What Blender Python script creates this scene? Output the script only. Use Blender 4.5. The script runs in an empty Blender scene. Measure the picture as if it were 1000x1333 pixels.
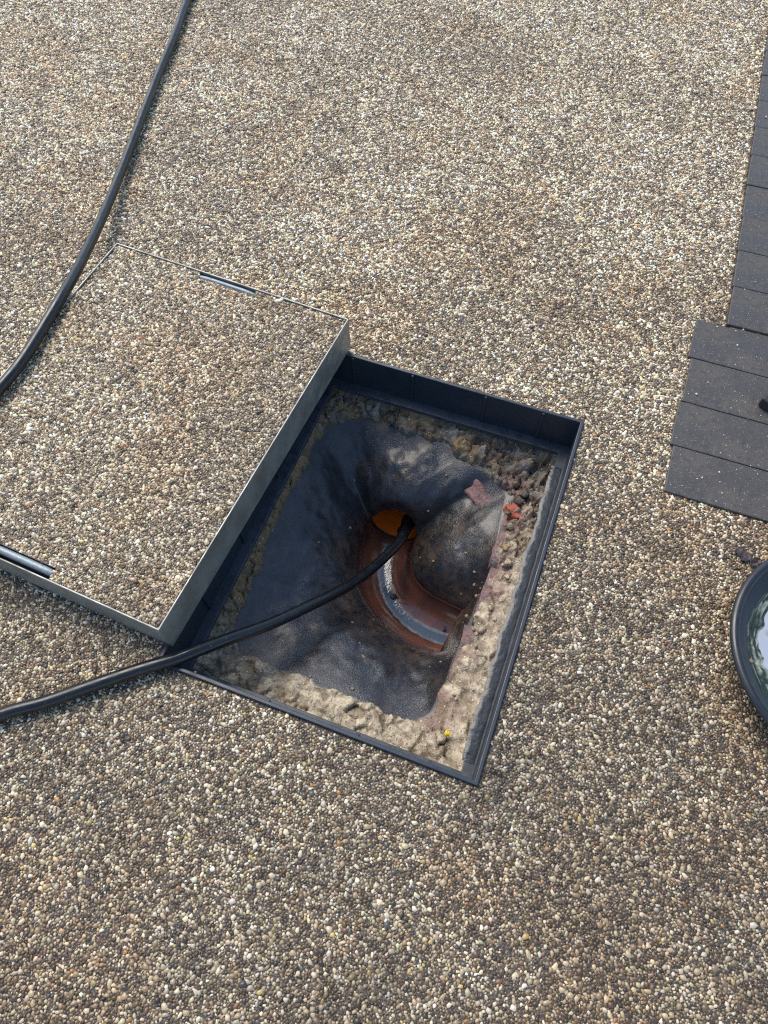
import bpy, bmesh, math, random
import numpy as np
from mathutils import Vector, noise as mnoise

random.seed(7)
rng = np.random.default_rng(11)
S = bpy.context.scene
C = S.collection

# ------------------------------------------------------------------ camera
cam_d = bpy.data.cameras.new('camera')
cam = bpy.data.objects.new('camera', cam_d)
C.objects.link(cam)
cam.location = (0.18148, -0.48734, 1.04167)
cam.rotation_euler = (0.490808, 0.007230, 0.356758)
cam_d.sensor_fit = 'HORIZONTAL'
cam_d.sensor_width = 36.0
cam_d.lens = 36.0 * 0.927
cam_d.clip_start = 0.02
cam_d.clip_end = 500
S.camera = cam

# ------------------------------------------------------------------ light
SUN_EL, SUN_AZ = math.radians(52), math.atan2(-0.80, 0.60)     # azimuth from +Y towards +X
W = bpy.data.worlds.new('World')
S.world = W
W.use_nodes = True
wn = W.node_tree
sky = wn.nodes.new('ShaderNodeTexSky')
sky.sky_type = 'NISHITA'
sky.sun_disc = False
sky.sun_elevation = SUN_EL
sky.sun_rotation = SUN_AZ
sky.air_density = 1.2
sky.dust_density = 0.9
sky.ozone_density = 1.6
bg = wn.nodes['Background']
bg.inputs['Strength'].default_value = 0.15
wn.links.new(sky.outputs['Color'], bg.inputs['Color'])

sun_d = bpy.data.lights.new('sun', 'SUN')
sun_d.energy = 2.4
sun_d.angle = math.radians(38)
sun_d.color = (1.0, 0.91, 0.78)
sun = bpy.data.objects.new('sun', sun_d)
C.objects.link(sun)
sv = Vector((math.cos(SUN_EL) * math.sin(SUN_AZ), math.cos(SUN_EL) * math.cos(SUN_AZ), math.sin(SUN_EL)))
sun.rotation_euler = sv.to_track_quat('Z', 'Y').to_euler()
sun.location = sv * 20

S.view_settings.view_transform = 'Standard'
S.view_settings.look = 'None'
S.view_settings.gamma = 1
S.view_settings.exposure = 0.62
S.view_settings.use_curve_mapping = False
S.cycles.filter_width = 1.15
S.cycles.use_denoising = False

# ------------------------------------------------------------------ helpers
def tag(o, label=None, cat=None, group=None, kind=None):
    if label: o['label'] = label
    if cat: o['category'] = cat
    if group: o['group'] = group
    if kind: o['kind'] = kind
    return o


def empty(name, loc=(0, 0, 0), rz=0.0):
    o = bpy.data.objects.new(name, None)
    o.empty_display_size = 0.05
    C.objects.link(o)
    o.location = loc
    o.rotation_euler = (0, 0, rz)
    return o


def link(name, me, mat, parent=None):
    o = bpy.data.objects.new(name, me)
    C.objects.link(o)
    if parent is not None:
        o.parent = parent
    if mat is not None:
        for m in (mat if isinstance(mat, (list, tuple)) else [mat]):
            me.materials.append(m)
    return o


def from_bm(name, bm, mat, parent=None, smooth=False):
    me = bpy.data.meshes.new(name)
    bmesh.ops.recalc_face_normals(bm, faces=bm.faces)
    bm.to_mesh(me)
    bm.free()
    if smooth:
        for p in me.polygons:
            p.use_smooth = True
    return link(name, me, mat, parent)


def from_py(name, vs, fs, mat, parent=None, smooth=False):
    me = bpy.data.meshes.new(name)
    me.from_pydata([tuple(v) for v in vs], [], fs)
    me.update()
    if smooth:
        me.shade_smooth()
    return link(name, me, mat, parent)


def box_bm(bm, x0, x1, y0, y1, z0, z1):
    v = [bm.verts.new((x, y, z)) for z in (z0, z1) for x, y in ((x0, y0), (x1, y0), (x1, y1), (x0, y1))]
    for f in ((3, 2, 1, 0), (4, 5, 6, 7), (0, 1, 5, 4), (1, 2, 6, 5), (2, 3, 7, 6), (3, 0, 4, 7)):
        bm.faces.new([v[i] for i in f])
    return v


def bevel(bm, w, seg=2):
    bmesh.ops.bevel(bm, geom=list(bm.edges), offset=w, segments=seg, profile=0.5, affect='EDGES', clamp_overlap=True)


def vnoise(x, y, seed=0):
    xi = np.floor(x).astype(np.int64); yi = np.floor(y).astype(np.int64)
    fx = x - xi; fy = y - yi
    fx = fx * fx * (3 - 2 * fx); fy = fy * fy * (3 - 2 * fy)

    def h(a, b):
        n = (a * 374761393 + b * 668265263 + seed * 974711) & 0x7fffffff
        n = ((n ^ (n >> 13)) * 1274126177) & 0x7fffffff
        n = (n ^ (n >> 16)) & 0xffff
        return n / 65535.0
    return ((h(xi, yi) * (1 - fx) + h(xi + 1, yi) * fx) * (1 - fy) + (h(xi, yi + 1) * (1 - fx) + h(xi + 1, yi + 1) * fx) * fy)


def fbm(x, y, scale, octv=4, seed=0):
    x = np.asarray(x, float); y = np.asarray(y, float)
    r = np.zeros_like(x); a = 0.5; s = scale; tot = 0
    for i in range(octv):
        r += a * vnoise(x * s + 17.3 * i, y * s - 9.1 * i, seed + i)
        tot += a; a *= 0.5; s *= 2.03
    return r / tot                                                   # 0..1


def smooth_path(pts, n):
    P = np.array(pts, float)
    P = np.vstack([2 * P[0] - P[1], P, 2 * P[-1] - P[-2]])
    out = []
    m = len(P) - 3
    for u in np.linspace(0, m - 1e-6, n):
        i = int(u); t = u - i
        p0, p1, p2, p3 = P[i:i + 4]
        out.append(0.5 * ((2 * p1) + (-p0 + p2) * t + (2 * p0 - 5 * p1 + 4 * p2 - p3) * t * t + (-p0 + 3 * p1 - 3 * p2 + p3) * t ** 3))
    return np.array(out)


def resample(pts, n, closed=False):
    P = np.array(pts, float)
    if closed:
        P = np.vstack([P, P[:1]])
    d = np.r_[0, np.cumsum(np.linalg.norm(np.diff(P, axis=0), axis=1))]
    u = np.linspace(0, d[-1], n, endpoint=not closed)
    return np.stack([np.interp(u, d, P[:, k]) for k in range(P.shape[1])], 1)


def tube(name, path, r, mat, parent=None, n=14, caps=True):
    P = np.array(path, float)
    T = np.gradient(P, axis=0)
    T /= np.linalg.norm(T, axis=1)[:, None]
    up = np.array([0, 0, 1.0])
    vs, fs = [], []
    for i, (p, t) in enumerate(zip(P, T)):
        a = np.cross(t, up); a /= np.linalg.norm(a) + 1e-9
        b = np.cross(a, t)
        rr = r[i] if hasattr(r, '__len__') else r
        for k in range(n):
            th = 2 * math.pi * k / n
            vs.append(p + rr * (math.cos(th) * a + math.sin(th) * b))
    for i in range(len(P) - 1):
        for k in range(n):
            k2 = (k + 1) % n
            fs.append((i * n + k, i * n + k2, (i + 1) * n + k2, (i + 1) * n + k))
    if caps:
        fs.append(tuple(range(n - 1, -1, -1)))
        fs.append(tuple((len(P) - 1) * n + k for k in range(n)))
    return from_py(name, vs, fs, mat, parent, smooth=True)


def in_poly(x, y, poly):
    inside = np.zeros(x.shape, bool)
    n = len(poly)
    for i in range(n):
        x0, y0 = poly[i]; x1, y1 = poly[(i + 1) % n]
        c = ((y0 > y) != (y1 > y)) & (x < (x1 - x0) * (y - y0) / (y1 - y0 + 1e-15) + x0)
        inside ^= c
    return inside


# ------------------------------------------------------------------ materials
def mat(name, base=(0.5, 0.5, 0.5), rough=0.5, metal=0.0, spec=0.5, var=None, bump=None, rvar=None, attr=None, coat=0.0, coat_rough=0.1, speck=None):
    """var: list of (scale, detail, colour, lo, hi) mixed over base by noise; bump: list of (scale, detail, strength, distance)"""
    m = bpy.data.materials.new(name)
    m.use_nodes = True
    nt = m.node_tree
    N, L = nt.nodes, nt.links
    b = N['Principled BSDF']
    b.inputs['Roughness'].default_value = rough
    b.inputs['Metallic'].default_value = metal
    b.inputs['Specular IOR Level'].default_value = spec
    b.inputs['Coat Weight'].default_value = coat
    b.inputs['Coat Roughness'].default_value = coat_rough
    tc = N.new('ShaderNodeTexCoord')
    if attr:
        a = N.new('ShaderNodeAttribute'); a.attribute_name = attr
        col = a.outputs['Color']
    else:
        c = N.new('ShaderNodeRGB'); c.outputs[0].default_value = (*base, 1)
        col = c.outputs[0]
    for (sc, det, cc, lo, hi) in (var or []):
        nz = N.new('ShaderNodeTexNoise'); nz.inputs['Scale'].default_value = sc; nz.inputs['Detail'].default_value = det
        nz.inputs['Roughness'].default_value = 0.6
        L.new(tc.outputs['Object'], nz.inputs['Vector'])
        mr = N.new('ShaderNodeMapRange'); mr.inputs['From Min'].default_value = lo; mr.inputs['From Max'].default_value = hi
        L.new(nz.outputs['Fac'], mr.inputs['Value'])
        mx = N.new('ShaderNodeMix'); mx.data_type = 'RGBA'
        L.new(mr.outputs[0], mx.inputs['Factor'])
        L.new(col, mx.inputs[6]); mx.inputs[7].default_value = (*cc, 1)
        col = mx.outputs[2]
    for (sc, thr, cc, keep) in (speck or []):
        vo = N.new('ShaderNodeTexVoronoi'); vo.inputs['Scale'].default_value = sc
        L.new(tc.outputs['Object'], vo.inputs['Vector'])
        mr = N.new('ShaderNodeMapRange'); mr.inputs['From Min'].default_value = thr; mr.inputs['From Max'].default_value = thr * 0.6
        L.new(vo.outputs['Distance'], mr.inputs['Value'])
        sp = N.new('ShaderNodeSeparateColor'); L.new(vo.outputs['Color'], sp.inputs[0])
        gt = N.new('ShaderNodeMath'); gt.operation = 'LESS_THAN'; gt.inputs[1].default_value = keep
        L.new(sp.outputs[0], gt.inputs[0])
        ml = N.new('ShaderNodeMath'); ml.operation = 'MULTIPLY'
        L.new(mr.outputs[0], ml.inputs[0]); L.new(gt.outputs[0], ml.inputs[1])
        mx = N.new('ShaderNodeMix'); mx.data_type = 'RGBA'
        L.new(ml.outputs[0], mx.inputs['Factor'])
        L.new(col, mx.inputs[6]); mx.inputs[7].default_value = (*cc, 1)
        col = mx.outputs[2]
    L.new(col, b.inputs['Base Color'])
    if rvar:
        sc, det, r0, r1 = rvar
        nz = N.new('ShaderNodeTexNoise'); nz.inputs['Scale'].default_value = sc; nz.inputs['Detail'].default_value = det
        L.new(tc.outputs['Object'], nz.inputs['Vector'])
        mr = N.new('ShaderNodeMapRange'); mr.inputs['From Min'].default_value = 0.35; mr.inputs['From Max'].default_value = 0.65
        mr.inputs['To Min'].default_value = r0; mr.inputs['To Max'].default_value = r1
        L.new(nz.outputs['Fac'], mr.inputs['Value']); L.new(mr.outputs[0], b.inputs['Roughness'])
    prev = None
    for (sc, det, st, dist) in (bump or []):
        nz = N.new('ShaderNodeTexNoise'); nz.inputs['Scale'].default_value = sc; nz.inputs['Detail'].default_value = det
        L.new(tc.outputs['Object'], nz.inputs['Vector'])
        bp = N.new('ShaderNodeBump'); bp.inputs['Strength'].default_value = st; bp.inputs['Distance'].default_value = dist
        L.new(nz.outputs['Fac'], bp.inputs['Height'])
        if prev: L.new(prev, bp.inputs['Normal'])
        prev = bp.outputs['Normal']
    if prev:
        L.new(prev, b.inputs['Normal'])
    return m


M = {}
M['stone'] = mat('resin_coated_pebbles', rough=0.34, spec=0.5, attr='stone_color', bump=[(900, 2, 0.25, 0.0006)], var=[(1400, 2, (0.10, 0.08, 0.06), 0.60, 0.95)])
M['resin'] = mat('resin_between_pebbles', (0.045, 0.036, 0.027), 0.45, var=[(420, 3, (0.17, 0.135, 0.10), 0.45, 0.70)], bump=[(500, 3, 0.8, 0.002)])
M['sand'] = mat('joint_sand', (0.10, 0.082, 0.062), 0.8, var=[(30, 4, (0.22, 0.18, 0.13), 0.48, 0.62)], bump=[(600, 3, 0.6, 0.001)])
M['paver'] = mat('charcoal_block', (0.062, 0.058, 0.055), 0.50, spec=0.36,
                 var=[(14, 4, (0.088, 0.076, 0.064), 0.45, 0.72), (70, 5, (0.035, 0.035, 0.040), 0.5, 0.75), (350, 3, (0.11, 0.105, 0.10), 0.58, 0.78)],
                 bump=[(300, 5, 0.45, 0.0015), (60, 3, 0.25, 0.002)], rvar=(22, 3, 0.40, 0.62),
                 speck=[(300, 0.30, (0.20, 0.19, 0.18), 0.24), (120, 0.13, (0.48, 0.46, 0.42), 0.22), (62, 0.09, (0.5, 0.47, 0.42), 0.2)])
M['plastic'] = mat('black_frame_plastic', (0.016, 0.025, 0.038), 0.32, spec=0.55, var=[(60, 4, (0.024, 0.027, 0.031), 0.52, 0.8)],
                   bump=[(140, 3, 0.15, 0.001)], rvar=(40, 3, 0.30, 0.5), speck=[(110, 0.10, (0.32, 0.30, 0.26), 0.07)])
M['ledge'] = mat('dusty_ledge_plastic', (0.045, 0.054, 0.068), 0.45, var=[(60, 4, (0.022, 0.026, 0.032), 0.46, 0.7), (200, 3, (0.12, 0.11, 0.10), 0.62, 0.8)], bump=[(140, 3, 0.2, 0.001)])
M['sealant'] = mat('ragged_grey_sealant', (0.012, 0.018, 0.027), 0.34, var=[(90, 4, (0.032, 0.038, 0.046), 0.54, 0.78)], bump=[(130, 4, 0.45, 0.002)])
M['steel'] = mat('galvanised_steel', (0.27, 0.285, 0.27), 0.50, metal=0.45,
                 var=[(22, 4, (0.20, 0.20, 0.185), 0.42, 0.62), (90, 3, (0.13, 0.12, 0.10), 0.60, 0.78)], bump=[(200, 2, 0.08, 0.0005)], rvar=(45, 3, 0.34, 0.55),
                 speck=[(55, 0.09, (0.22, 0.15, 0.07), 0.10)])
M['bar'] = mat('zinc_bar', (0.22, 0.26, 0.28), 0.50, metal=0.4, var=[(120, 3, (0.20, 0.20, 0.20), 0.5, 0.7)], bump=[(150, 4, 0.6, 0.0015)], speck=[(150, 0.2, (0.06, 0.05, 0.04), 0.25)])
M['pocket'] = mat('dirty_pocket_steel', (0.03, 0.03, 0.032), 0.6, var=[(150, 3, (0.07, 0.06, 0.05), 0.5, 0.7)])
M['hose'] = mat('black_hose_rubber', (0.005, 0.007, 0.010), 0.34, spec=0.5, var=[(90, 4, (0.022, 0.023, 0.024), 0.56, 0.78)], bump=[(160, 3, 0.18, 0.001)], rvar=(60, 3, 0.22, 0.40),
                speck=[(230, 0.14, (0.28, 0.26, 0.22), 0.08)])
M['bench'] = mat('wet_cement_benching', rough=0.4, spec=0.6, coat=0.42, coat_rough=0.28, attr='bench_color', var=[(60, 6, (0.009, 0.010, 0.013), 0.42, 0.60), (260, 5, (0.050, 0.054, 0.060), 0.58, 0.76), (420, 3, (0.10, 0.09, 0.08), 0.64, 0.8)],
                 bump=[(600, 5, 0.9, 0.0012), (170, 5, 0.35, 0.0014)], rvar=(30, 6, 0.16, 0.42), speck=[(120, 0.10, (0.30, 0.22, 0.13), 0.06)])
M['mortar'] = mat('crumbled_mortar', rough=0.7, spec=0.35, speck=[(230, 0.30, (0.14, 0.11, 0.08), 0.22), (180, 0.26, (0.62, 0.58, 0.50), 0.18)], attr='mortar_color', var=[(38, 6, (0.20, 0.15, 0.095), 0.47, 0.66), (180, 4, (0.05, 0.042, 0.035), 0.56, 0.75), (420, 3, (0.62, 0.57, 0.48), 0.64, 0.85)],
                  bump=[(120, 8, 1.0, 0.005), (420, 5, 0.8, 0.0018)])
M['clay'] = mat('glazed_brown_clay', (0.130, 0.046, 0.029), 0.2, spec=0.6, coat=0.5, coat_rough=0.12, var=[(25, 4, (0.085, 0.034, 0.023), 0.4, 0.65), (140, 3, (0.20, 0.10, 0.06), 0.60, 0.85)],
                bump=[(160, 4, 0.22, 0.0009)], rvar=(60, 3, 0.12, 0.30))
M['orange'] = mat('orange_drain_plastic', (0.88, 0.190, 0.015), 0.30, spec=0.5, var=[(40, 3, (0.72, 0.14, 0.012), 0.45, 0.7)])
M['brick'] = mat('pink_brick', (0.21, 0.115, 0.108), 0.7, var=[(38, 6, (0.060, 0.050, 0.050), 0.46, 0.62), (240, 4, (0.36, 0.25, 0.22), 0.55, 0.8)], bump=[(200, 5, 0.8, 0.003)])
M['redbrick'] = mat('broken_red_brick', (0.34, 0.085, 0.045), 0.8, var=[(120, 4, (0.25, 0.07, 0.045), 0.45, 0.7)], bump=[(200, 5, 0.8, 0.003)])
M['black_dirt'] = mat('dark_debris', (0.02, 0.018, 0.018), 0.6, bump=[(200, 3, 0.5, 0.002)])
M['leaf'] = mat('rotting_leaf', (0.035, 0.022, 0.026), 0.6, var=[(120, 3, (0.06, 0.045, 0.05), 0.45, 0.7)], bump=[(200, 3, 0.5, 0.001)])
M['yellow'] = mat('yellow_scrap', (0.65, 0.48, 0.04), 0.5)
M['basin'] = mat('black_basin_plastic', (0.013, 0.016, 0.022), 0.30, spec=0.5, var=[(50, 3, (0.022, 0.025, 0.03), 0.5, 0.75)], rvar=(30, 3, 0.24, 0.38), bump=[(120, 2, 0.06, 0.0008)],
                 speck=[(120, 0.09, (0.25, 0.24, 0.22), 0.06)])
M['slime'] = mat('dark_green_slime', rough=0.25, attr='slime_color', var=[(150, 4, (0.008, 0.012, 0.010), 0.55, 0.75)], bump=[(90, 5, 0.9, 0.004)])
M['navy'] = mat('dark_navy_plastic', (0.010, 0.012, 0.030), 0.45, bump=[(150, 2, 0.2, 0.001)])


def water_mat(name, col, rough, bsc, bst):
    m = mat(name, col, rough, spec=0.5, bump=[(bsc, 3, bst, 0.002)])
    return m


M['milky'] = mat('milky_basin_water', (0.34, 0.37, 0.43), 0.10, var=[(13, 5, (0.46, 0.48, 0.52), 0.45, 0.62), (40, 5, (0.18, 0.21, 0.19), 0.60, 0.75)], bump=[(30, 2, 0.10, 0.002)],
                 speck=[(130, 0.12, (0.05, 0.05, 0.05), 0.10), (60, 0.10, (0.10, 0.10, 0.09), 0.08)])
# shallow grey water running in the channel, with pale froth along both edges
M['water'] = mat('drain_water', rough=0.10, spec=0.6, attr='water_color', bump=[(200, 3, 0.3, 0.0010)])
_nt = M['water'].node_tree
_nt.links.new([n for n in _nt.nodes if n.type == 'ATTRIBUTE'][0].outputs['Alpha'], _nt.nodes['Principled BSDF'].inputs['Alpha'])
M['foam'] = mat('grey_froth', (0.42, 0.42, 0.42), 0.35, var=[(260, 4, (0.14, 0.10, 0.08), 0.45, 0.62)], bump=[(300, 4, 0.8, 0.002)])

# far ground: the same pebbles, too far off to pick apart
fm = bpy.data.materials.new('pebble_surface_far'); fm.use_nodes = True
fN, fL = fm.node_tree.nodes, fm.node_tree.links
fb = fN['Principled BSDF']; fb.inputs['Roughness'].default_value = 0.6; fb.inputs['Specular IOR Level'].default_value = 0.25
ft = fN.new('ShaderNodeTexCoord')
fv = fN.new('ShaderNodeTexVoronoi'); fv.inputs['Scale'].default_value = 200
fL.new(ft.outputs['Object'], fv.inputs['Vector'])
fs_ = fN.new('ShaderNodeSeparateColor'); fL.new(fv.outputs['Color'], fs_.inputs[0])
fr = fN.new('ShaderNodeValToRGB'); fr.color_ramp.interpolation = 'CONSTANT'
for i, (p_, c_) in enumerate([(0.0, (0.10, 0.09, 0.08)), (0.2, (0.17, 0.12, 0.08)), (0.38, (0.27, 0.24, 0.20)), (0.6, (0.34, 0.27, 0.19)), (0.82, (0.50, 0.44, 0.35)), (0.95, (0.6, 0.57, 0.5))]):
    e = fr.color_ramp.elements[i] if i < 2 else fr.color_ramp.elements.new(p_)
    e.position = p_; e.color = (c_[0] * 1.25, c_[1] * 1.10, c_[2] * 0.84, 1)
fL.new(fs_.outputs[0], fr.inputs[0])
fd = fN.new('ShaderNodeMapRange'); fd.inputs['From Min'].default_value = 0.35; fd.inputs['From Max'].default_value = 0.75; fd.inputs['To Min'].default_value = 1; fd.inputs['To Max'].default_value = 0.15
fL.new(fv.outputs['Distance'], fd.inputs['Value'])
fx = fN.new('ShaderNodeMix'); fx.data_type = 'RGBA'; fx.blend_type = 'MULTIPLY'; fx.inputs['Factor'].default_value = 1
fL.new(fr.outputs[0], fx.inputs[6]); fL.new(fd.outputs[0], fx.inputs[7]); fL.new(fx.outputs[2], fb.inputs['Base Color'])
fp = fN.new('ShaderNodeBump'); fp.inputs['Strength'].default_value = 0.8; fp.inputs['Distance'].default_value = 0.003; fp.invert = True
fL.new(fv.outputs['Distance'], fp.inputs['Height']); fL.new(fp.outputs['Normal'], fb.inputs['Normal'])
M['far'] = fm

# ------------------------------------------------------------------ key sizes (metres); the chamber frame is centred on the origin
FW, FL_ = 0.250, 0.3247            # half width, half length of the frame
WALL = 0.006
IW, IL = FW - WALL, FL_ - WALL
LEDGE_Z = -0.077
LW, LL = IW - 0.018, IL - 0.018    # inner edge of the ledge
NEAR = [(-1.76, 1.28), (0.50, 2.08), (0.73, -0.48), (-0.23, -0.85)]   # where single pebbles can be told apart
LID_O, LID_YAW = (-0.2371, -0.2955), -0.0565
LID_W, LID_L, LID_H, LID_Z = 0.4946, 0.6355, 0.0746, 0.004
cy_, sy_ = math.cos(LID_YAW), math.sin(LID_YAW)


def lid_xy(u, v):
    return (LID_O[0] + cy_ * u - sy_ * v, LID_O[1] + sy_ * u + cy_ * v)


LID_POLY = [lid_xy(0, 0), lid_xy(0, LID_L), lid_xy(-LID_W, LID_L), lid_xy(-LID_W, 0)]
BAS_C, BAS_R, BAS_H = (0.6985, 0.0166), 0.1760, 0.062

# ------------------------------------------------------------------ ground
gv = []
for (x, y) in ((-80, 80), (80, 80), (80, -80), (-80, -80)): gv.append((x, y, -0.004))
for (x, y) in NEAR: gv.append((x, y, -0.004))
for (x, y) in ((-FW, FL_), (FW, FL_), (FW, -FL_), (-FW, -FL_)): gv.append((x, y, -0.004))
gf = [(i, 4 + i, 4 + (i + 1) % 4, (i + 1) % 4) for i in range(4)] + [(4 + i, 8 + i, 8 + (i + 1) % 4, 4 + (i + 1) % 4) for i in range(4)]
gme = bpy.data.meshes.new('ground'); gme.from_pydata(gv, [], gf); gme.update()
ground = link('ground', gme, [M['far'], M['resin']])
for i, p in enumerate(gme.polygons): p.material_index = 0 if i < 4 else 1
bm = bmesh.new(); bm.from_mesh(gme); bmesh.ops.recalc_face_normals(bm, faces=bm.faces)
if bm.faces[:][0].normal.z < 0: bmesh.ops.reverse_faces(bm, faces=bm.faces)
bm.to_mesh(gme); bm.free()
tag(ground, kind='structure')

# pavers: rows of charcoal blocks, long side across; the left edge steps where the two rows of different offset meet
PAV = []                                  # (x_left, x_right, y_near, y_far)
rowsA = [(0.3985, 0.5363, 0.6350), (0.4045, 0.4300, 0.5350), (0.4000, 0.3303, 0.4289), (0.4065, 0.2315, 0.3288)]
for xl, y0, y1 in rowsA:
    for k in range(3):
        PAV.append((xl + 0.2025 * k, xl + 0.2025 * k + 0.2, y0, y1))
y = 0.6415
i = 0
while y < 2.1:
    xl = 0.4545 - 0.036 * (y - 0.64)
    for k in range(3):
        PAV.append((xl + 0.2025 * k, xl + 0.2025 * k + 0.2, y, y + 0.1051))
    y += 0.1062
    i += 1
paving = empty('paving', (0.6, 0.9, 0)); tag(paving, kind='structure')
PAV_POLY = [(0.4080, 0.2325), (0.4075, 0.328), (0.401, 0.332), (0.4005, 0.43), (0.4055, 0.432), (0.4055, 0.533), (0.4000, 0.538), (0.4000, 0.6345), (0.4545, 0.640), (0.4035, 2.1), (1.1, 2.1), (1.1, 0.2305)]
for i, (x0, x1, y0, y1) in enumerate(PAV):
    bm = bmesh.new()
    box_bm(bm, -(x1 - x0) / 2, (x1 - x0) / 2, -(y1 - y0) / 2, (y1 - y0) / 2, -0.055, 0)
    bevel(bm, 0.0018, 2)
    o = from_bm('paver', bm, M['paver'], paving)
    o.location = ((x0 + x1) / 2 - 0.6, (y0 + y1) / 2 - 0.9, 0.0018 + random.uniform(-0.0007, 0.0007) + (0.0015 if y0 > 0.64 else 0))
    o.rotation_euler = (random.uniform(-.006, .006), random.uniform(-.006, .006), random.uniform(-.006, .006) + (0.02 if y0 > 0.64 else 0.0))
bm = bmesh.new()                                                   # sand bed under the blocks
box_bm(bm, 0.412 - 0.6, 1.0 - 0.6, 0.238 - 0.9, 0.636 - 0.9, -0.06, -0.0012)
box_bm(bm, 0.462 - 0.6, 1.0 - 0.6, 0.6365 - 0.9, 2.05 - 0.9, -0.06, -0.0012)
from_bm('sand_bed', bm, M['sand'], paving)


# ------------------------------------------------------------------ pebbles
PAL = np.array([(0.70, 0.63, 0.49), (0.80, 0.77, 0.70), (0.47, 0.38, 0.265), (0.335, 0.275, 0.195), (0.170, 0.125, 0.082), (0.098, 0.082, 0.067), (0.42, 0.24, 0.11), (0.13, 0.13, 0.135), (0.56, 0.45, 0.20), (0.27, 0.19, 0.15)])
PRB = np.array([0.20, 0.085, 0.16, 0.14, 0.22, 0.185, 0.012, 0.03, 0.008, 0.02]); PRB /= PRB.sum()


def pack(x0, x1, y0, y1, s, seed):
    r_ = np.random.default_rng(seed)
    dy = s * 0.866
    nx, ny = int((x1 - x0) / s) + 1, int((y1 - y0) / dy) + 1
    gx, gy = np.meshgrid(np.arange(nx) * s, np.arange(ny) * dy)
    gx[1::2] += s / 2
    P = np.stack([gx, gy], 2) + r_.normal(0, s * 0.20, (ny, nx, 2)) + (x0, y0)
    R = np.clip(0.48 * s * np.exp(r_.normal(0, 0.31, (ny, nx))), 0.26 * s, 1.0 * s)
    odd = (np.arange(ny) % 2).astype(bool)
    for it in range(14):
        D = np.zeros_like(P)
        for dj, di_e, di_o in ((0, 1, 1), (0, -1, -1), (1, 0, 1), (1, -1, 0), (-1, 0, 1), (-1, -1, 0), (2, 0, 0), (-2, 0, 0), (0, 2, 2), (0, -2, -2), (1, 1, 2), (1, -2, -1), (-1, 1, 2), (-1, -2, -1)):
            Q = np.empty_like(P); RR = np.empty_like(R)
            for par, di in ((False, di_e), (True, di_o)):
                sh = np.roll(np.roll(P, -dj, 0), -di, 1); rs = np.roll(np.roll(R, -dj, 0), -di, 1)
                m = odd == par
                Q[m] = sh[m]; RR[m] = rs[m]
            v = P - Q
            d = np.linalg.norm(v, axis=2) + 1e-9
            ov = (R + RR) * 0.97 - d
            ov[(ov < 0) | (d > 4 * s)] = 0
            D += v / d[..., None] * (ov * 0.32)[..., None]
        D = np.clip(D, -0.35 * s, 0.35 * s)
        P += D
        P[0] -= D[0]; P[-1] -= D[-1]; P[:, 0] -= D[:, 0]; P[:, -1] -= D[:, -1]
    # gaps: centroids of the triangle right/up of every pebble
    A = P[:-2:2, :-1]; B = P[:-2:2, 1:]; Cc = P[1:-1:2, :-1]; D2 = P[1:-1:2, 1:]
    G = np.concatenate([((A + B + Cc) / 3).reshape(-1, 2), ((B + Cc + D2) / 3).reshape(-1, 2)])
    P2 = P[1:-1:2, :-1]; Q2 = P[2::2, :-1][:len(P2)]; Q3 = P[2::2, 1:][:len(P2)]
    G = np.concatenate([G, ((P2[:len(Q2)] + Q2 + Q3) / 3).reshape(-1, 2)])
    return P.reshape(-1, 2), R.reshape(-1), G


def stone_colors(x, y, n, seed, dark=None):
    r_ = np.random.default_rng(seed)
    base = PAL[r_.choice(len(PAL), n, p=PRB)]
    col = base * np.exp(r_.normal(0, 0.20, n))[:, None] * (1 + r_.normal(0, 0.025, (n, 3)))
    st = fbm(x, y, 3.0, 4, 5)                                      # damp, dirtier patches of the surface
    st = np.clip((st - 0.48) / 0.22, 0, 1)
    col *= (1 - 0.24 * st)[:, None]
    sp_ = np.clip((fbm(x - 7, y + 3, 16.0, 4, 14) - 0.58) / 0.10, 0, 1)      # small dirty spots
    col *= (1 - 0.22 * sp_)[:, None]
    br = np.clip((fbm(x + 31, y - 8, 7.0, 3, 9) - 0.52) / 0.2, 0, 1)
    col *= 1 - br[:, None] * np.array([0.04, 0.11, 0.18])
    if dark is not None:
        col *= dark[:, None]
    return np.clip(col * np.array([1.06, 0.980, 0.825]), 0.012, 0.80)


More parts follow.
